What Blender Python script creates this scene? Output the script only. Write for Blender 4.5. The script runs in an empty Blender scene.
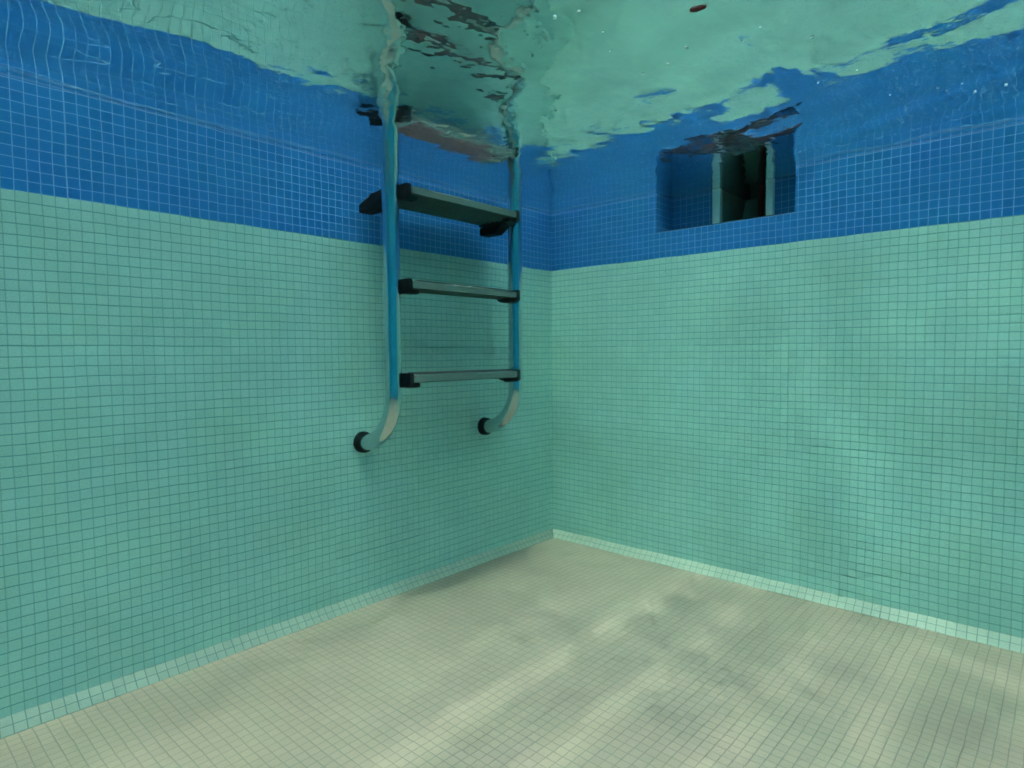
import bpy, bmesh, math, random
import numpy as np
from mathutils import Vector, Matrix

random.seed(7)
S = bpy.context.scene
C = S.collection

# ------------------------------------------------------------------ camera
F_PX, YAW, PITCH, ROLL = 619.45, 2.30529, -0.049195, -0.0072825
CAM = Vector((1.53365, -1.93618, 0.732197))
d = Vector((math.cos(YAW) * math.cos(PITCH), math.sin(YAW) * math.cos(PITCH), math.sin(PITCH)))
r = Vector((math.sin(YAW), -math.cos(YAW), 0))
u = r.cross(d)
r2 = r * math.cos(ROLL) + u * math.sin(ROLL)
u2 = -r * math.sin(ROLL) + u * math.cos(ROLL)
cam = bpy.data.objects.new('camera', bpy.data.cameras.new('camera'))
C.objects.link(cam)
m = Matrix((r2, u2, -d)).transposed().to_4x4()
m.translation = CAM
cam.matrix_world = m
cam.data.sensor_width = 36
cam.data.lens = F_PX / 1024 * 36
cam.data.clip_start = 0.02
cam.data.clip_end = 500
S.camera = cam

# ------------------------------------------------------------------ sky, sun, exposure
SUN_DIR = Vector((-0.18, 0.31, -0.935)).normalized()        # direction the light travels
W = bpy.data.worlds.new('World')
S.world = W
W.use_nodes = True
W.cycles.sampling_method = 'NONE'            # every sky ray arrives through the water anyway
nt = W.node_tree
bg = nt.nodes['Background']
sky = nt.nodes.new('ShaderNodeTexSky')
sky.sky_type = 'NISHITA'
sky.sun_disc = False
to_sun = -SUN_DIR
sky.sun_elevation = math.asin(to_sun.z)
sky.sun_rotation = math.atan2(to_sun.x, to_sun.y)
sky.air_density = 0.6
sky.dust_density = 4.0
nt.links.new(sky.outputs[0], bg.inputs[0])
bg.inputs[1].default_value = 0.118

sun = bpy.data.objects.new('sun', bpy.data.lights.new('sun', 'SUN'))
C.objects.link(sun)
sun.rotation_euler = SUN_DIR.to_track_quat('-Z', 'Y').to_euler()
sun.data.energy = 0.42
sun.data.angle = math.radians(4.2)
sun.data.color = (1.0, 0.95, 0.87)
CAUSTICS = True
if CAUSTICS:
    sun.data.cycles.is_caustics_light = True

vs = S.view_settings
vs.view_transform = 'Standard'
vs.look = 'None'
vs.gamma = 1
vs.use_curve_mapping = False
vs.exposure = 2.94
S.cycles.use_denoising = True
S.cycles.filter_width = 1.6
S.cycles.use_adaptive_sampling = True
S.cycles.adaptive_threshold = 0.06
S.cycles.adaptive_min_samples = 20
S.cycles.max_bounces = 8
S.cycles.diffuse_bounces = 4
S.cycles.transparent_max_bounces = 16
S.cycles.sample_clamp_indirect = 8.0
S.cycles.sample_clamp_direct = 1.2
S.cycles.blur_glossy = 0.3

# ------------------------------------------------------------------ helpers
def tag(o, label=None, cat=None, group=None, kind=None):
    if label: o['label'] = label
    if cat: o['category'] = cat
    if group: o['group'] = group
    if kind: o['kind'] = kind
    return o

def thing(name, label, cat, loc=(0, 0, 0), group=None):
    o = bpy.data.objects.new(name, None)
    C.objects.link(o)
    o.location = loc
    o.empty_display_size = 0.1
    return tag(o, label, cat, group)

def obj(name, bm, mat, parent=None, smooth=False):
    me = bpy.data.meshes.new(name)
    bm.normal_update()
    bm.to_mesh(me)
    bm.free()
    if smooth:
        me.polygons.foreach_set('use_smooth', [True] * len(me.polygons))
    if mat: me.materials.append(mat)
    o = bpy.data.objects.new(name, me)
    C.objects.link(o)
    if parent:
        o.parent = parent
        g, p = Vector((0, 0, 0)), parent
        while p:
            g += p.location
            p = p.parent
        o.location = -g                      # geometry is written in world coordinates
    return o

def quad(bm, co, uv=None):
    vsx = [bm.verts.new(c) for c in co]
    f = bm.faces.new(vsx)
    if uv:
        l = bm.loops.layers.uv.verify()
        for lp, t in zip(f.loops, uv):
            lp[l].uv = t
    return f

def box(bm, lo, hi, bev=0.0, seg=2):
    lo, hi = Vector(lo), Vector(hi)
    g = bmesh.ops.create_cube(bm, size=1)
    for v in g['verts']:
        v.co = Vector([lo[i] + (v.co[i] + .5) * (hi[i] - lo[i]) for i in range(3)])
    if bev:
        es = list({e for v in g['verts'] for e in v.link_edges})
        bmesh.ops.bevel(bm, geom=es, offset=bev, segments=seg, affect='EDGES', profile=0.5)

def prism(bm, pts, axis, a, b, bev=0.0):
    """closed outline pts (2d) extruded along axis from a to b"""
    def P(p, t):
        c = [0, 0, 0]
        o = [i for i in range(3) if i != axis]
        c[o[0]], c[o[1]], c[axis] = p[0], p[1], t
        return c
    A = [bm.verts.new(P(p, a)) for p in pts]
    B = [bm.verts.new(P(p, b)) for p in pts]
    n = len(pts)
    fs = [bm.faces.new(A[::-1]), bm.faces.new(B)]
    for i in range(n):
        fs.append(bm.faces.new((A[i], A[(i + 1) % n], B[(i + 1) % n], B[i])))
    bmesh.ops.recalc_face_normals(bm, faces=fs)
    if bev:
        es = list({e for f in fs for e in f.edges})
        bmesh.ops.bevel(bm, geom=es, offset=bev, segments=2, affect='EDGES', profile=0.5)

def tube(bm, path, rad, seg=28, cap=True):
    rings = []
    n = len(path)
    path = [Vector(p) for p in path]
    up = Vector((0, 1, 0))
    for i, p in enumerate(path):
        t = (path[min(i + 1, n - 1)] - path[max(i - 1, 0)]).normalized()
        a = up.cross(t).normalized()
        b = t.cross(a)
        rr = rad[i] if isinstance(rad, (list, tuple)) else rad
        rings.append([bm.verts.new(p + (a * math.cos(k * 2 * math.pi / seg) + b * math.sin(k * 2 * math.pi / seg)) * rr) for k in range(seg)])
    for i in range(n - 1):
        for k in range(seg):
            bm.faces.new((rings[i][k], rings[i][(k + 1) % seg], rings[i + 1][(k + 1) % seg], rings[i + 1][k]))
    if cap:
        bm.faces.new(rings[0][::-1])
        bm.faces.new(rings[-1])

def recv(o):
    if CAUSTICS: o.cycles.is_caustics_receiver = True     # sunlight focused by the ripples is traced on these
    return o

def shade_auto(o, deg=35):
    me = o.data
    me.polygons.foreach_set('use_smooth', [True] * len(me.polygons))
    me.set_sharp_from_angle(angle=math.radians(deg))

# ------------------------------------------------------------------ materials
def new_mat(name):
    mt = bpy.data.materials.new(name)
    mt.use_nodes = True
    return mt, mt.node_tree, mt.node_tree.nodes['Principled BSDF']

def plain(name, col, rough=0.4, metal=0.0, ior=1.2, var=0.0, scale=20, bump=0.0):
    mt, t, b = new_mat(name)
    b.inputs['Base Color'].default_value = (*col, 1)
    b.inputs['Roughness'].default_value = rough
    b.inputs['Metallic'].default_value = metal
    b.inputs['IOR'].default_value = ior
    if var or bump:
        tc = t.nodes.new('ShaderNodeTexCoord')
        no = t.nodes.new('ShaderNodeTexNoise')
        no.inputs['Scale'].default_value = scale
        no.inputs['Detail'].default_value = 6
        t.links.new(tc.outputs['Object'], no.inputs['Vector'])
        if var:
            mx = t.nodes.new('ShaderNodeMix')
            mx.data_type = 'RGBA'
            mx.inputs[6].default_value = (*[c * (1 - var) for c in col], 1)
            mx.inputs[7].default_value = (*[min(1, c * (1 + var)) for c in col], 1)
            t.links.new(no.outputs['Fac'], mx.inputs[0])
            t.links.new(mx.outputs[2], b.inputs['Base Color'])
            mr = t.nodes.new('ShaderNodeMapRange')
            mr.inputs[3].default_value = rough * (1 - var)
            mr.inputs[4].default_value = rough * (1 + var)
            t.links.new(no.outputs['Fac'], mr.inputs[0])
            t.links.new(mr.outputs[0], b.inputs['Roughness'])
        if bump:
            bp = t.nodes.new('ShaderNodeBump')
            bp.inputs['Strength'].default_value = bump
            bp.inputs['Distance'].default_value = 0.002
            t.links.new(no.outputs['Fac'], bp.inputs['Height'])
            t.links.new(bp.outputs[0], b.inputs['Normal'])
    return mt

PITCH_T = 0.0215

def tile_mat(name, c1, c2, grout, grout_w=0.0011, rough=0.3, waterline=False, sheet=14, jit=0.0007, relief=0.35, upr=1.0, hue=0.006):
    mt, t, b = new_mat(name)
    N, Lk = t.nodes, t.links
    uv = N.new('ShaderNodeUVMap')
    # mosaic is laid in paper-backed sheets: every sheet sits a hair off its neighbours
    sc = N.new('ShaderNodeVectorMath'); sc.operation = 'SCALE'
    sc.inputs['Scale'].default_value = 1 / (PITCH_T * sheet)
    Lk.new(uv.outputs[0], sc.inputs[0])
    fl = N.new('ShaderNodeVectorMath'); fl.operation = 'FLOOR'
    Lk.new(sc.outputs[0], fl.inputs[0])
    wn = N.new('ShaderNodeTexWhiteNoise'); wn.noise_dimensions = '3D'
    Lk.new(fl.outputs[0], wn.inputs['Vector'])
    sb = N.new('ShaderNodeVectorMath'); sb.operation = 'SUBTRACT'
    sb.inputs[1].default_value = (0.5, 0.5, 0.5)
    Lk.new(wn.outputs['Color'], sb.inputs[0])
    s2 = N.new('ShaderNodeVectorMath'); s2.operation = 'SCALE'
    s2.inputs['Scale'].default_value = jit * 2
    Lk.new(sb.outputs[0], s2.inputs[0])
    # slow wander of the joints, the way hand-laid sheets stretch
    nz = N.new('ShaderNodeTexNoise'); nz.inputs['Scale'].default_value = 9; nz.inputs['Detail'].default_value = 3
    Lk.new(uv.outputs[0], nz.inputs['Vector'])
    sb2 = N.new('ShaderNodeVectorMath'); sb2.operation = 'SUBTRACT'; sb2.inputs[1].default_value = (0.5, 0.5, 0.5)
    Lk.new(nz.outputs['Color'], sb2.inputs[0])
    s3 = N.new('ShaderNodeVectorMath'); s3.operation = 'SCALE'; s3.inputs['Scale'].default_value = 0.006
    Lk.new(sb2.outputs[0], s3.inputs[0])
    a1 = N.new('ShaderNodeVectorMath'); Lk.new(uv.outputs[0], a1.inputs[0]); Lk.new(s2.outputs[0], a1.inputs[1])
    a2 = N.new('ShaderNodeVectorMath'); Lk.new(a1.outputs[0], a2.inputs[0]); Lk.new(s3.outputs[0], a2.inputs[1])
    br = N.new('ShaderNodeTexBrick')
    br.offset = 0; br.squash = 1; br.offset_frequency = 1; br.squash_frequency = 1
    Lk.new(a2.outputs[0], br.inputs['Vector'])
    br.inputs['Color1'].default_value = (*c1, 1)
    br.inputs['Color2'].default_value = (*c2, 1)
    sv = N.new('ShaderNodeSeparateXYZ'); Lk.new(a2.outputs[0], sv.inputs[0])
    dv = N.new('ShaderNodeMath'); dv.operation = 'DIVIDE'; dv.inputs[1].default_value = PITCH_T; Lk.new(sv.outputs['Y'], dv.inputs[0])
    fr = N.new('ShaderNodeMath'); fr.operation = 'FRACT'; Lk.new(dv.outputs[0], fr.inputs[0])
    ce = N.new('ShaderNodeMath'); ce.operation = 'SUBTRACT'; ce.inputs[1].default_value = 0.5; Lk.new(fr.outputs[0], ce.inputs[0])
    aa = N.new('ShaderNodeMath'); aa.operation = 'ABSOLUTE'; Lk.new(ce.outputs[0], aa.inputs[0])
    gt = N.new('ShaderNodeMapRange'); gt.inputs[1].default_value = 0.42; gt.inputs[2].default_value = 0.47; Lk.new(aa.outputs[0], gt.inputs[0])
    gm = N.new('ShaderNodeMix'); gm.data_type = 'RGBA'  # upright joints paler; shadow of tile edges painted into the level joints
    gm.inputs[6].default_value = (*[g * upr + c * (1 - upr) for g, c in zip(grout, c1)], 1); gm.inputs[7].default_value = (*grout, 1)
    Lk.new(gt.outputs[0], gm.inputs[0]); Lk.new(gm.outputs[2], br.inputs['Mortar'])
    br.inputs['Scale'].default_value = 1
    br.inputs['Mortar Size'].default_value = grout_w
    br.inputs['Mortar Smooth'].default_value = 0.35
    br.inputs['Brick Width'].default_value = PITCH_T
    br.inputs['Row Height'].default_value = PITCH_T
    shv = N.new('ShaderNodeMapRange'); shv.inputs[3].default_value = 0.97; shv.inputs[4].default_value = 1.03
    Lk.new(wn.outputs['Value'], shv.inputs[0])
    # large soft differences of dye lot and lime film
    n2 = N.new('ShaderNodeTexNoise'); n2.inputs['Scale'].default_value = 2.3; n2.inputs['Detail'].default_value = 7; n2.inputs['Roughness'].default_value = 0.62
    Lk.new(uv.outputs[0], n2.inputs['Vector'])
    hs = N.new('ShaderNodeHueSaturation')
    mr = N.new('ShaderNodeMapRange'); mr.inputs[1].default_value = .3; mr.inputs[2].default_value = .7; mr.inputs[3].default_value = .88; mr.inputs[4].default_value = 1.1
    Lk.new(n2.outputs['Fac'], mr.inputs[0]); shm = N.new('ShaderNodeMath'); shm.operation = 'MULTIPLY'; Lk.new(mr.outputs[0], shm.inputs[0]); Lk.new(shv.outputs[0], shm.inputs[1]); Lk.new(shm.outputs[0], hs.inputs['Value'])
    Lk.new(br.outputs['Color'], hs.inputs['Color'])
    n5 = N.new('ShaderNodeTexNoise'); n5.inputs['Scale'].default_value = 5.5; n5.inputs['Detail'].default_value = 4
    of = N.new('ShaderNodeVectorMath'); of.inputs[1].default_value = (7.3, 2.1, 0); Lk.new(uv.outputs[0], of.inputs[0]); Lk.new(of.outputs[0], n5.inputs['Vector'])
    mh = N.new('ShaderNodeMapRange'); mh.inputs[1].default_value = .3; mh.inputs[2].default_value = .7; mh.inputs[3].default_value = .5 - hue; mh.inputs[4].default_value = .5 + hue
    Lk.new(n5.outputs['Fac'], mh.inputs[0]); Lk.new(mh.outputs[0], hs.inputs['Hue'])
    col = hs.outputs['Color']
    # fine speckle in the glaze
    n3 = N.new('ShaderNodeTexNoise'); n3.inputs['Scale'].default_value = 420; n3.inputs['Detail'].default_value = 2
    Lk.new(uv.outputs[0], n3.inputs['Vector'])
    h2 = N.new('ShaderNodeHueSaturation')
    m3 = N.new('ShaderNodeMapRange'); m3.inputs[1].default_value = .3; m3.inputs[2].default_value = .7; m3.inputs[3].default_value = .9; m3.inputs[4].default_value = 1.1
    Lk.new(n3.outputs['Fac'], m3.inputs[0]); Lk.new(m3.outputs[0], h2.inputs['Value']); Lk.new(col, h2.inputs['Color'])
    col = h2.outputs['Color']
    if waterline:                                     # pale line along the waterline of the band
        sx = N.new('ShaderNodeSeparateXYZ'); Lk.new(uv.outputs[0], sx.inputs[0])
        n4 = N.new('ShaderNodeTexNoise'); n4.inputs['Scale'].default_value = 14; n4.inputs['Detail'].default_value = 5
        Lk.new(uv.outputs[0], n4.inputs['Vector'])
        mz = N.new('ShaderNodeMath'); mz.operation = 'MULTIPLY_ADD'; mz.inputs[1].default_value = 0.006; mz.inputs[2].default_value = -WATER_Z + BAND_Z + 0.006 - 0.003
        Lk.new(n4.outputs['Fac'], mz.inputs[0])
        ad = N.new('ShaderNodeMath'); ad.operation = 'ADD'; Lk.new(sx.outputs['Y'], ad.inputs[0]); Lk.new(mz.outputs[0], ad.inputs[1])
        ab = N.new('ShaderNodeMath'); ab.operation = 'ABSOLUTE'; Lk.new(ad.outputs[0], ab.inputs[0])
        ss = N.new('ShaderNodeMapRange'); ss.inputs[1].default_value = 0.0025; ss.inputs[2].default_value = 0.0005; ss.inputs[3].default_value = 0; ss.inputs[4].default_value = 0.5
        Lk.new(ab.outputs[0], ss.inputs[0])
        mu = N.new('ShaderNodeMath'); mu.operation = 'MULTIPLY'; Lk.new(ss.outputs[0], mu.inputs[0]); Lk.new(n2.outputs['Fac'], mu.inputs[1])
        mx = N.new('ShaderNodeMix'); mx.data_type = 'RGBA'; mx.inputs[7].default_value = (0.55, 0.45, 0.5, 1)
        Lk.new(mu.outputs[0], mx.inputs[0]); Lk.new(col, mx.inputs[6])
        col = mx.outputs[2]
    Lk.new(col, b.inputs['Base Color'])
    b.inputs['IOR'].default_value = 1.17          # glaze seen through water, not air
    rr = N.new('ShaderNodeMapRange'); rr.inputs[3].default_value = rough; rr.inputs[4].default_value = 0.8
    Lk.new(br.outputs['Fac'], rr.inputs[0]); Lk.new(rr.outputs[0], b.inputs['Roughness'])
    inv = N.new('ShaderNodeMath'); inv.operation = 'SUBTRACT'; inv.inputs[0].default_value = 1
    Lk.new(br.outputs['Fac'], inv.inputs[1])
    bp = N.new('ShaderNodeBump'); bp.inputs['Strength'].default_value = relief; bp.inputs['Distance'].default_value = 0.0015
    Lk.new(inv.outputs[0], bp.inputs['Height']); Lk.new(bp.outputs[0], b.inputs['Normal'])
    return mt

WATER_Z, BAND_Z, TOP_Z = 1.28, 1.0558, 1.40
COVE = 0.0275
PW, PL = 2.5, 4.6            # pool width (x) and length (-y)

M_green = tile_mat('mint_mosaic', (0.405, 0.60, 0.50), (0.445, 0.635, 0.53), (0.165, 0.31, 0.27), grout_w=0.0013, upr=0.5, hue=0.016)
M_blue = tile_mat('blue_mosaic', (0.024, 0.175, 0.45), (0.034, 0.205, 0.51), (0.24, 0.46, 0.70), grout_w=0.001, waterline=True)
M_cove = tile_mat('pale_mosaic', (0.40, 0.37, 0.285), (0.45, 0.41, 0.315), (0.17, 0.18, 0.14), jit=0.0001)
M_floor = tile_mat('sand_mosaic', (0.35, 0.225, 0.162), (0.38, 0.242, 0.174), (0.245, 0.165, 0.12), grout_w=0.0013, rough=0.45)
M_reflect = tile_mat('rail_reflection_mosaic', (0.06, 0.70, 0.99), (0.08, 0.74, 0.99), (0.12, 0.55, 0.85))  # cyan invented for the unseen walls, to give the rails their bright reflection
M_stone = plain('coping_stone', (0.45, 0.42, 0.36), 0.7, var=0.25, scale=30, bump=0.4)
M_deck = plain('deck_stone', (0.36, 0.34, 0.30), 0.8, var=0.25, scale=12, bump=0.4)
M_steel = plain('polished_steel', (0.62, 0.66, 0.69), 0.14, metal=1.0, var=0.05, scale=60)
M_tread = plain('brushed_tread', (0.16, 0.20, 0.165), 0.35, metal=0.0, var=0.12, scale=80)
M_black = plain('black_plastic', (0.012, 0.013, 0.014), 0.5, var=0.2, scale=50, bump=0.2)
M_under = plain('shaded_plastic', (0.07, 0.115, 0.09), 0.35, var=0.15, scale=60)  # underside shade put into the tread body's colour; skimmer flap shares it
M_grip = plain('dark_grip', (0.07, 0.045, 0.04), 0.6, var=0.3, scale=90, bump=0.4)
M_white = plain('white_plastic', (0.70, 0.82, 0.78), 0.4, var=0.08, scale=30)
M_throat = plain('dark_plastic', (0.28, 0.34, 0.27), 0.6, var=0.4, scale=14)
M_red = plain('red_plastic', (0.12, 0.012, 0.014), 0.5, var=0.3, scale=40)

# ------------------------------------------------------------------ floor
def T(p): return p
bm = bmesh.new()
quad(bm, [(COVE, -PL + COVE, 0), (PW - COVE, -PL + COVE, 0), (PW - COVE, -COVE, 0), (COVE, -COVE, 0)],
     [(0, -PL), (PW - 2 * COVE, -PL), (PW - 2 * COVE, -2 * COVE), (0, -2 * COVE)])
tag(recv(obj('pool_floor', bm, M_floor)), kind='structure')

# ------------------------------------------------------------------ walls
def face_rect(bm, fn, u0, u1, z0, z1):
    quad(bm, [fn(u0, z0), fn(u1, z0), fn(u1, z1), fn(u0, z1)],
         [(u0, z0 - BAND_Z), (u1, z0 - BAND_Z), (u1, z1 - BAND_Z), (u0, z1 - BAND_Z)])

def backing(bm, fn, u0, u1, z0, z1):
    pass

TH = 0.06
def cove_mesh(A, B, nrm):
    """slanted strip of two tile rows along the foot of a wall; A,B on the wall foot, nrm into the pool"""
    bm = bmesh.new()
    A, B, n = Vector(A), Vector(B), Vector(nrm)
    L = (B - A).length
    dr = (B - A) / L
    p = [A + Vector((0, 0, COVE)), B + Vector((0, 0, COVE)), B + n * COVE - dr * COVE, A + n * COVE + dr * COVE]
    quad(bm, [p[3], p[2], p[1], p[0]], [(COVE, 0), (L - COVE, 0), (L, 2 * PITCH_T), (0, 2 * PITCH_T)])
    bmesh.ops.recalc_face_normals(bm, faces=bm.faces)
    return bm

# left wall, x = 0
wl = thing('pool_wall', 'mosaic pool wall that carries the ladder, mint tiles under a blue band', 'pool wall', (0, -PL / 2, 0))
bm = bmesh.new(); face_rect(bm, lambda a, z: (0, -PL + a, z), 0, PL, COVE, BAND_Z); obj('tile_field', bm, M_green, wl)
bm = bmesh.new(); face_rect(bm, lambda a, z: (0, -PL + a, z), 0, PL, BAND_Z, TOP_Z); obj('tile_band', bm, M_blue, wl)
obj('cove_trim', cove_mesh((0, -PL, 0), (0, 0, 0), (1, 0, 0)), M_cove, wl)
bm = bmesh.new(); box(bm, (-0.32, -PL, TOP_Z), (0.004, 0, TOP_Z + 0.03), 0.006); obj('coping', bm, M_stone, wl)

# right wall, y = 0, with the skimmer recess
NX0, NX1, NZ0, ND = 0.459, 0.916, 1.143, 0.11
NZ1 = 1.305
MX0, MX1, MZ0, MZ1 = 0.640, 0.797, 1.143, 1.296
wr = thing('pool_wall', 'mosaic pool wall with the skimmer recess cut into its blue band', 'pool wall', (PW / 2, 0, 0))
fn = lambda a, z: (a, 0, z)
bm = bmesh.new(); face_rect(bm, fn, 0, PW, COVE, BAND_Z); recv(obj('tile_field', bm, M_green, wr))
bm = bmesh.new()
face_rect(bm, fn, 0, NX0, BAND_Z, TOP_Z)
face_rect(bm, fn, NX1, PW, BAND_Z, TOP_Z)
face_rect(bm, fn, NX0, NX1, BAND_Z, NZ0)
face_rect(bm, fn, NX0, NX1, NZ1, TOP_Z)
fb = lambda a, z: (a, ND, z)
face_rect(bm, fb, NX0, MX0, NZ0, NZ1)
face_rect(bm, fb, MX1, NX1, NZ0, NZ1)
face_rect(bm, fb, MX0, MX1, MZ1, NZ1)
face_rect(bm, lambda a, z: (NX0, a, z), 0, ND, NZ0, NZ1)
face_rect(bm, lambda a, z: (NX1, ND - a, z), 0, ND, NZ0, NZ1)
quad(bm, [(NX0, 0, NZ0), (NX1, 0, NZ0), (NX1, ND, NZ0), (NX0, ND, NZ0)], [(NX0, 0), (NX1, 0), (NX1, ND), (NX0, ND)])
quad(bm, [(NX0, ND, NZ1), (NX1, ND, NZ1), (NX1, 0, NZ1), (NX0, 0, NZ1)], [(NX0, ND), (NX1, ND), (NX1, 0), (NX0, 0)])
obj('tile_band', bm, M_blue, wr)
recv(obj('cove_trim', cove_mesh((0, 0, 0), (PW, 0, 0), (0, -1, 0)), M_cove, wr))
bm = bmesh.new(); box(bm, (-0.32, 0, TOP_Z), (PW + 0.32, 0.32, TOP_Z + 0.03), 0.006); obj('coping', bm, M_stone, wr)

# the rest of the basin, unseen behind the photographer, coloured for the rails to mirror
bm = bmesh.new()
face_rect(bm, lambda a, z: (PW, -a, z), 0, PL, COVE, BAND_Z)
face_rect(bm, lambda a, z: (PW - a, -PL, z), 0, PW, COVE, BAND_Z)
tag(obj('basin_side_tiles', bm, M_reflect), kind='structure')
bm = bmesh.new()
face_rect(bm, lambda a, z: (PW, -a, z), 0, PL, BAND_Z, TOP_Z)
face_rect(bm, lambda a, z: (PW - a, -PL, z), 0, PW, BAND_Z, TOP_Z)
tag(obj('basin_band_tiles', bm, M_reflect), kind='structure')
bm = bmesh.new()
for A, B, n in (((PW, 0, 0), (PW, -PL, 0), (-1, 0, 0)), ((PW, -PL, 0), (0, -PL, 0), (0, 1, 0))):
    b2 = cove_mesh(A, B, n)
    me = bpy.data.meshes.new('tmp'); b2.to_mesh(me); b2.free(); bm.from_mesh(me); bpy.data.meshes.remove(me)
tag(obj('basin_cove', bm, M_cove), kind='structure')
bm = bmesh.new()
DK = 2.4
zt = TOP_Z + 0.026
for lo, hi in (((-DK, -PL - DK), (-0.32, DK)), ((PW, -PL - DK), (PW + DK, DK)), ((-0.32, 0.32), (PW, DK)), ((-0.32, -PL - DK), (PW, -PL))):
    quad(bm, [(lo[0], lo[1], zt), (hi[0], lo[1], zt), (hi[0], hi[1], zt), (lo[0], hi[1], zt)])
tag(obj('pool_deck', bm, M_deck), kind='structure')

# ------------------------------------------------------------------ water surface
rng = np.random.RandomState(11)
def axis_pts(lo, hi, f0, f1, fine, coarse):
    a = [f0]
    st = fine
    while a[-1] < f1: a.append(a[-1] + fine)
    p = a[-1]; st = fine; right = []
    while p < hi:
        st = min(st * 1.06, coarse); p += st; right.append(min(p, hi))
    p = f0; st = fine; left = []
    while p > lo:
        st = min(st * 1.06, coarse); p -= st; left.append(max(p, lo))
    return np.array(left[::-1] + a + right)
gx = axis_pts(-0.008, PW + 0.008, -0.008, 2.3, 0.009, 0.04)
gy = axis_pts(-PL - 0.008, 0.40, -2.4, 0.05, 0.009, 0.04)
X, Y = np.meshgrid(gx, gy, indexing='ij')
Z = np.zeros_like(X)
def waves(n, l0, l1, slope, mean, spread):
    """n travelling waves, wavelengths l0..l1, total rms slope, headed about `mean` degrees"""
    h = np.zeros_like(X)
    for i in range(n):
        lam = l0 * (l1 / l0) ** rng.rand()
        k = 2 * math.pi / lam
        th = math.radians(mean + rng.randn() * spread)
        ph = rng.rand() * 2 * math.pi
        h += (slope * math.sqrt(2.0 / n) / k) * np.sin(k * (X * math.cos(th) + Y * math.sin(th)) + ph)
    return h
def sstep(a, b, t):
    t = np.clip((t - a) / (b - a), 0, 1)
    return t * t * (3 - 2 * t)
right = sstep(0.45, 1.0, X - 0.25 * (Y + 1.0)) * sstep(-1.25, -0.85, Y + 0.15 * X)                  # breezier away from the ladder wall
near_lad = sstep(0.98, 0.78, X) * sstep(-1.4, -1.2, Y)
Z += waves(6, 0.7, 1.5, 0.007, 30, 50)                            # slow swell
Z += 0.0042 * np.sin(2 * math.pi / 1.3 * (X - 0.45)) * sstep(-0.9, -1.25, Y) * sstep(1.6, 0.9, X)
Z += waves(9, 0.20, 0.42, 0.044, 2, 3) * (0.25 + 0.75 * np.maximum(sstep(0.5, 0.85, X), sstep(-1.45, -1.75, Y))) * (1 - 0.6 * sstep(-0.75, -0.45, Y))   # crests along the ladder wall
mid = sstep(-1.35, -1.05, Y) * sstep(1.6, 1.0, X)
Z += 0.007 * (X - 0.45) * np.exp(-((X - 0.45) / 0.2) ** 2) * np.cos(2 * math.pi * (Y + 1.34) / 0.31) * sstep(-1.8, -1.6, Y) * sstep(-1.02, -1.15, Y)
Z += waves(16, 0.14, 0.42, 0.007, 0, 60) * (0.45 + 0.55 * mid)
Z += waves(34, 0.10, 0.26, 0.042, 68, 8) * np.maximum(right, 0.35 * mid)
Z *= 1 - 0.25 * sstep(-0.03, 0.02, Y)                              # sheltered water inside the skimmer recess
Z += WATER_Z
nx, ny = len(gx), len(gy)
idx = np.arange(nx * ny).reshape(nx, ny)
q = np.stack([idx[:-1, :-1], idx[1:, :-1], idx[1:, 1:], idx[:-1, 1:]], -1).reshape(-1, 4)
cx = (X[:-1, :-1] + X[1:, 1:]).reshape(-1) / 2
cy = (Y[:-1, :-1] + Y[1:, 1:]).reshape(-1) / 2
inn = (cx > NX0 - 0.005) & (cx < NX1 + 0.005) & (cy < ND + 0.005)
thr = (cx > MX0 - 0.005) & (cx < MX1 + 0.005) & (cy < 0.36)
keep = (cy < 0.008) | inn | thr
q = q[keep]
used = np.unique(q)
remap = -np.ones(nx * ny, int); remap[used] = np.arange(len(used))
co = np.stack([X.ravel(), Y.ravel(), Z.ravel()], -1)[used]
q = remap[q]
me = bpy.data.meshes.new('water')
me.vertices.add(len(co)); me.vertices.foreach_set('co', co.ravel())
me.loops.add(q.size); me.loops.foreach_set('vertex_index', q.ravel())
me.polygons.add(len(q)); me.polygons.foreach_set('loop_start', np.arange(len(q)) * 4)
me.polygons.foreach_set('use_smooth', [True] * len(q))
me.update(calc_edges=True)
mt, t, b = new_mat('water_surface')
t.nodes.remove(b)
gl = t.nodes.new('ShaderNodeBsdfGlass'); gl.inputs['Roughness'].default_value = 0.0; gl.inputs['IOR'].default_value = 1.333
t.links.new(gl.outputs[0], t.nodes['Material Output'].inputs[0])
# the finest ripples: capillary chop round the ladder, long-crested cat's-paws by the skimmer wall, faint elsewhere
tc = t.nodes.new('ShaderNodeTexCoord')
def nz(scale, rot, stretch, detail=2):
    mp = t.nodes.new('ShaderNodeMapping'); mp.inputs['Rotation'].default_value = (0, 0, math.radians(rot)); mp.inputs['Scale'].default_value = (1, stretch, 1)
    vr = t.nodes.new('ShaderNodeVectorMath')
    t.links.new(tc.outputs['Object'], mp.inputs['Vector'])
    n = t.nodes.new('ShaderNodeTexNoise'); n.inputs['Scale'].default_value = scale; n.inputs['Detail'].default_value = detail; n.inputs['Roughness'].default_value = 0.45
    t.links.new(mp.outputs[0], n.inputs['Vector'])
    return n.outputs['Fac']
def mul(a, b):
    q_ = t.nodes.new('ShaderNodeMath'); q_.operation = 'MULTIPLY'
    for i_, v_ in enumerate((a, b)):
        if isinstance(v_, (int, float)): q_.inputs[i_].default_value = v_
        else: t.links.new(v_, q_.inputs[i_])
    return q_.outputs[0]
def add(a, b):
    q_ = t.nodes.new('ShaderNodeMath'); t.links.new(a, q_.inputs[0]); t.links.new(b, q_.inputs[1])
    return q_.outputs[0]
sp = t.nodes.new('ShaderNodeSeparateXYZ'); t.links.new(tc.outputs['Object'], sp.inputs[0])
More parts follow.
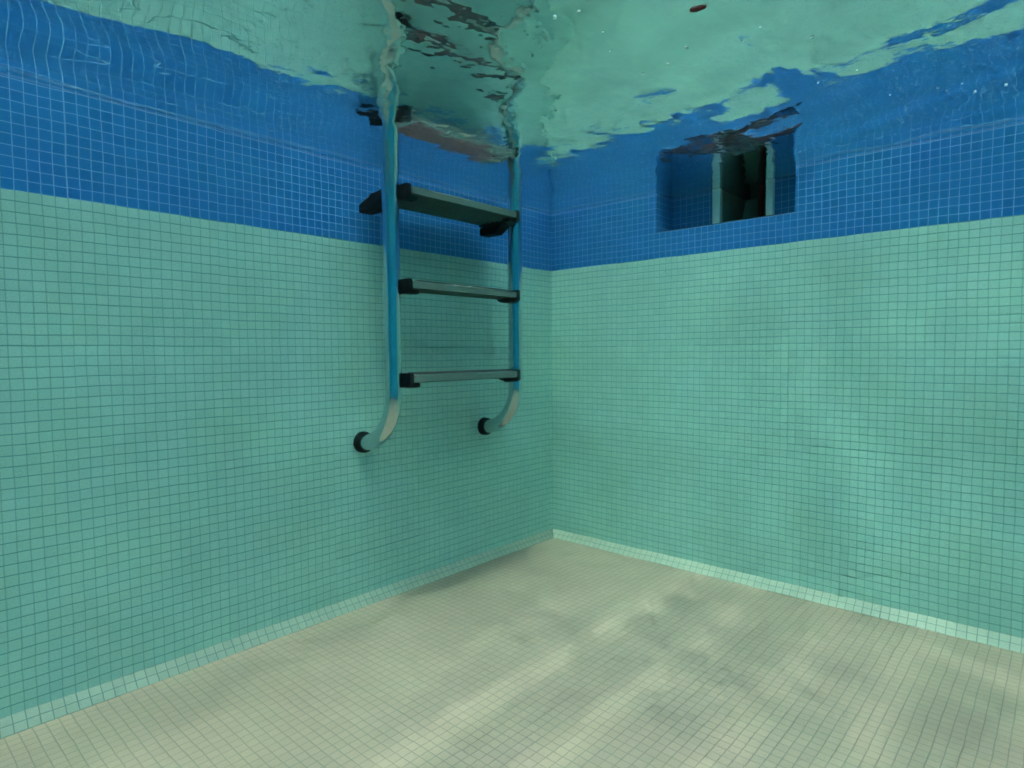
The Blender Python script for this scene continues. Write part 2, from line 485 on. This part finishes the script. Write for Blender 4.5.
def ramp(src, a, b):
    q_ = t.nodes.new('ShaderNodeMapRange'); q_.interpolation_type = 'SMOOTHSTEP'; q_.inputs[1].default_value = a; q_.inputs[2].default_value = b
    t.links.new(src, q_.inputs[0])
    return q_.outputs[0]
m_mid = ramp(sp.outputs['Y'], -1.5, -1.15)
m_lad = mul(mul(ramp(sp.outputs['X'], 1.0, 0.78), m_mid), ramp(sp.outputs['X'], 0.2, 0.42))
m_right = mul(ramp(sp.outputs['X'], 0.5, 0.95), m_mid)
h = add(add(mul(mul(nz(13, 20, 1.0), m_lad), 0.0028), mul(mul(nz(17, -68, 0.22), m_right), 0.0036)), add(mul(mul(nz(26, 0, 1.0), m_mid), 0.0010), mul(nz(11, 0, 1.0), 0.0007)))
bp = t.nodes.new('ShaderNodeBump'); bp.inputs['Strength'].default_value = 1.0; bp.inputs['Distance'].default_value = 1.0
t.links.new(h, bp.inputs['Height']); t.links.new(bp.outputs[0], gl.inputs['Normal'])
me.materials.append(mt)
water = bpy.data.objects.new('water', me)
C.objects.link(water)
tag(water, kind='structure')
if CAUSTICS:
    water.cycles.is_caustics_caster = True

# ------------------------------------------------------------------ ladder
TX, TR = 0.153, 0.0232
TY = (-0.893, -0.388)
FZ = 0.477
lad = thing('pool_ladder', 'stainless steel pool ladder with three treads fixed to the mosaic wall', 'ladder', (TX, sum(TY) / 2, FZ))
R_B = TX - 0.004
for ty in TY:
    path = [(0.001, ty, FZ), (0.004, ty, FZ)]
    for k in range(1, 17):
        a = k / 16 * math.pi / 2
        path.append((0.004 + R_B * math.sin(a), ty, FZ + R_B - R_B * math.cos(a)))
    for k in range(1, 25): path.append((TX, ty, FZ + R_B + (1.95 - FZ - R_B) * k / 24))
    RT = 0.26
    for k in range(1, 21):
        a = k / 20 * math.pi
        path.append((TX - RT + RT * math.cos(a), ty, 1.95 + RT * math.sin(a)))
    path.append((TX - 2 * RT, ty, TOP_Z + 0.026))
    bm = bmesh.new(); tube(bm, path, TR, 32); rail = obj('rail', bm, M_steel, lad, smooth=True); shade_auto(rail, 50)
    bm = bmesh.new()
    tube(bm, [(0.0005, ty, FZ), (0.008, ty, FZ), (0.013, ty, FZ), (0.019, ty, FZ), (0.023, ty, FZ)], [0.031, 0.031, 0.0305, 0.029, 0.025], 36)
    fl = obj('wall_flange', bm, M_black, rail, smooth=True); shade_auto(fl, 40)

def tread(ztop, xb, wide):
    """one step: hollow metal section with a ribbed dark top and black end caps bolted inside the rails"""
    xf = 0.192
    y0, y1 = TY[0] + TR + 0.012, TY[1] - TR - 0.012
    hb = 0.023
    bm = bmesh.new()
    # section in x,z: front lip, flat top, underside with lengthwise grooves
    pts = [(xf, ztop - 0.003), (xf, ztop - hb + 0.003), (xf - 0.004, ztop - hb)]
    n = 7 if wide else 4
    for k in range(n):
        a0 = xf - 0.010 - (xf - xb - 0.02) * k / n
        w = (xf - xb - 0.02) / n
        pts += [(a0, ztop - hb), (a0 - w * 0.12, ztop - hb + 0.006), (a0 - w * 0.62, ztop - hb + 0.006), (a0 - w * 0.74, ztop - hb)]
    pts += [(xb + 0.004, ztop - hb), (xb, ztop - hb + 0.004), (xb, ztop - 0.003), (xb + 0.004, ztop), (xf - 0.004, ztop)]
    prism(bm, pts, 1, y0, y1)
    tr = obj('tread', bm, M_under, lad)
    bm = bmesh.new(); box(bm, (xf - 0.001, y0, ztop - hb + 0.002), (xf + 0.0015, y1, ztop - 0.002), 0.0007, 1); obj('front_trim', bm, M_tread, tr)  # paler front strip beside the shade-darkened body
    bm = bmesh.new()                             # grip pad with raised ribs
    box(bm, (xb + 0.008, y0 + 0.03, ztop - 0.001), (xf - 0.007, y1 - 0.03, ztop + 0.002), 0.0008, 1)
    nr = int((xf - xb - 0.02) / 0.012)
    for k in range(nr):
        x = xb + 0.014 + k * 0.012
        box(bm, (x, y0 + 0.035, ztop + 0.0015), (x + 0.006, y1 - 0.035, ztop + 0.0045), 0.001, 1)
    obj('grip_pad', bm, M_grip, tr)
    for s, yi, ty in ((1, TY[0] + TR, TY[0]), (-1, TY[1] - TR, TY[1])):
        bm = bmesh.new()
        zt, zb = ztop + 0.004, ztop - 0.036
        o = [(xf + 0.003, zt), (xf + 0.004, zb + 0.008), (xf - 0.006, zb), (TX - 0.01, zb), (TX - 0.035, zb + 0.004), (xb - 0.003, ztop - hb - 0.004), (xb - 0.004, zt - 0.004), (xb + 0.006, zt)]
        ya, yb = sorted((yi, yi + s * 0.016))
        prism(bm, o, 1, ya, yb, 0.002)
        ya, yb = sorted((yi + s * 0.010, yi + s * 0.044))           # socket that takes the end of the tread
        box(bm, (xf - 0.034, ya, zb), (xf - 0.004, yb, ztop - hb - 0.0005), 0.003)
        if wide:                                                    # rear foot that reaches out behind the rail
            ya, yb = sorted((ty - s * 0.012, yi + s * 0.010))
            prism(bm, [(xb - 0.006, ztop - hb - 0.034), (xb + 0.060, ztop - hb - 0.034), (TX - TR - 0.004, ztop - 0.030), (TX - TR - 0.004, ztop - 0.006), (xb + 0.05, ztop - 0.016), (xb - 0.006, ztop - hb - 0.010)], 1, ya, yb, 0.004)
        obj('end_cap', bm, M_black, tr)
        bm = bmesh.new()
        tube(bm, [(TX, ty - s * (TR + 0.004), ztop - 0.016), (TX, ty - s * (TR + 0.002), ztop - 0.016), (TX, ty - s * (TR - 0.003), ztop - 0.016)][::1], [0.004, 0.0065, 0.007], 16)
        obj('bolt', bm, M_steel, tr, smooth=True)
tread(1.190, 0.026, True)
tread(0.934, 0.110, False)
tread(0.676, 0.110, False)

# ------------------------------------------------------------------ skimmer
sk = thing('skimmer', 'pool skimmer mouth with pale upright posts, in the blue tiled recess', 'skimmer', ((MX0 + MX1) / 2, ND, MZ0))
for x0, x1 in ((MX0 - 0.025, MX0 + 0.003), (MX1 - 0.003, MX1 + 0.021)):
    bm = bmesh.new(); box(bm, (x0, ND - 0.012, NZ0 + 0.001), (x1, ND + 0.010, 1.287), 0.003)
    obj('frame_post', bm, M_white, sk)
bm = bmesh.new(); box(bm, (MX0 - 0.04, ND - 0.016, 1.288), (MX1 + 0.036, ND + 0.010, 1.303), 0.004); obj('frame_lintel', bm, M_white, sk)
bm = bmesh.new(); box(bm, (NX0 + 0.002, 0.008, NZ0 - 0.001), (NX1 - 0.002, ND - 0.018, NZ0 + 0.004), 0.0015); obj('dark_sheet', bm, M_grip, sk)  # added dark sheet over the recess floor, darkens its reflection in the water
bm = bmesh.new()
y0, y1 = ND + 0.0105, 0.37
a, c, z0, z1 = MX0 + 0.0015, MX1 - 0.0015, MZ0 + 0.002, 1.295
quad(bm, [(a, y0, z0), (a, y1, z0), (a, y1, z1), (a, y0, z1)])
quad(bm, [(c, y0, z0), (c, y1, z0), (c, y1, z1), (c, y0, z1)])
quad(bm, [(a, y0, z0), (c, y0, z0), (c, y1, z0), (a, y1, z0)])
quad(bm, [(a, y0, z1), (c, y0, z1), (c, y1, z1), (a, y1, z1)])
quad(bm, [(a, y1, z0), (c, y1, z0), (c, y1, z1), (a, y1, z1)])
obj('throat', bm, M_throat, sk)
bm = bmesh.new()
prism(bm, [(y0 + 0.03, z0 + 0.004), (y0 + 0.04, z0 + 0.004), (y0 + 0.085, z0 + 0.10), (y0 + 0.075, z0 + 0.104)], 0, a + 0.05, c - 0.050, 0.002)
obj('flap', bm, M_under, sk)
bm = bmesh.new(); box(bm, (c - 0.046, y0 + 0.030, z0 + 0.002), (c - 0.030, y0 + 0.038, 1.29), 0.001); obj('flap_hinge', bm, M_red, sk)

# ------------------------------------------------------------------ small floating things
def surf(x, y):
    i = min(max(int(np.searchsorted(gx, x)), 1), nx - 1); j = min(max(int(np.searchsorted(gy, y)), 1), ny - 1)
    return float(Z[i, j])

def on_surface(px, py):
    v = d + r2 * ((px - 512) / F_PX) + u2 * ((384 - py) / F_PX)
    k = (WATER_Z - 0.003 - CAM.z) / v.z
    return CAM + v * k
M_bub = plain('bubble_film', (0.42, 0.46, 0.44), 0.15, ior=1.33)
for px, py, rad in ((555, 20, 3.4), (579, 14, 2.6), (687, 51, 3.4), (668, 64, 3.0), (812, 36, 2.8), (643, 74, 2.4), (938, 88, 2.6), (946, 92, 2.0),
                    (962, 84, 2.2), (975, 94, 2.8), (1006, 87, 3.0), (890, 96, 1.8), (818, 82, 2.0), (857, 70, 1.6), (741, 44, 1.8), (603, 33, 1.8), (760, 27, 1.6), (610, 52, 1.5)):
    p = on_surface(px, py)
    rr = rad * 0.0008
    bm = bmesh.new()
    bmesh.ops.create_icosphere(bm, subdivisions=2, radius=rr, matrix=Matrix.Translation((p.x, p.y, surf(p.x, p.y) - rr * 0.7)) @ Matrix.Diagonal((1.25, 1, 0.7, 1)))
    tag(obj('air_bubble', bm, M_bub, smooth=True), 'tiny pale air bubble clinging to the underside of the water surface', 'bubble', 'air bubbles under the water surface')
M_leaf = plain('wet_leaf', (0.17, 0.05, 0.045), 0.45, var=0.45, scale=160, bump=0.4)
p = on_surface(698, 15)
zs = surf(p.x, p.y)
bm = bmesh.new()
ln, wd = 0.030, 0.011
rows = []
for i in range(9):
    a = i / 8
    h = wd * math.sin(math.pi * min(1, a * 0.94 + 0.05)) ** 0.7 * (1 + 0.25 * math.sin(9 * a))
    row = []
    for j in range(5):
        b_ = j / 4 * 2 - 1
        row.append(bm.verts.new((p.x - ln / 2 + ln * a, p.y + h * b_ * 0.6, zs + 0.001 - 0.002 * (1 - abs(b_)) - 0.003 * math.sin(2.4 * a))))
    rows.append(row)
for i in range(8):
    for j in range(4):
        bm.faces.new((rows[i][j], rows[i + 1][j], rows[i + 1][j + 1], rows[i][j + 1]))
bmesh.ops.solidify(bm, geom=bm.faces[:], thickness=0.0007)
tag(obj('leaf', bm, M_leaf, smooth=True), 'small reddish curled leaf floating just under the water surface', 'leaf')

# ------------------------------------------------------------------ water body
bm = bmesh.new()
box(bm, (-DK - 0.3, -PL - DK - 0.3, -1.0), (PW + DK + 0.3, DK + 0.3, 2.35))
hm = bpy.data.materials.new('haze'); hm.use_nodes = True
t = hm.node_tree
t.nodes.remove(t.nodes['Principled BSDF'])
pv = t.nodes.new('ShaderNodeVolumePrincipled')
pv.inputs['Color'].default_value = (0.08, 0.20, 0.24, 1)
pv.inputs['Absorption Color'].default_value = (0.15, 0.89, 0.90, 1)
pv.inputs['Density'].default_value = 0.42
pv.inputs['Density Attribute'].default_value = ''
pv.inputs['Temperature Attribute'].default_value = ''
t.links.new(pv.outputs[0], t.nodes['Material Output'].inputs['Volume'])
hz = obj('haze', bm, hm)
tag(hz, kind='stuff')
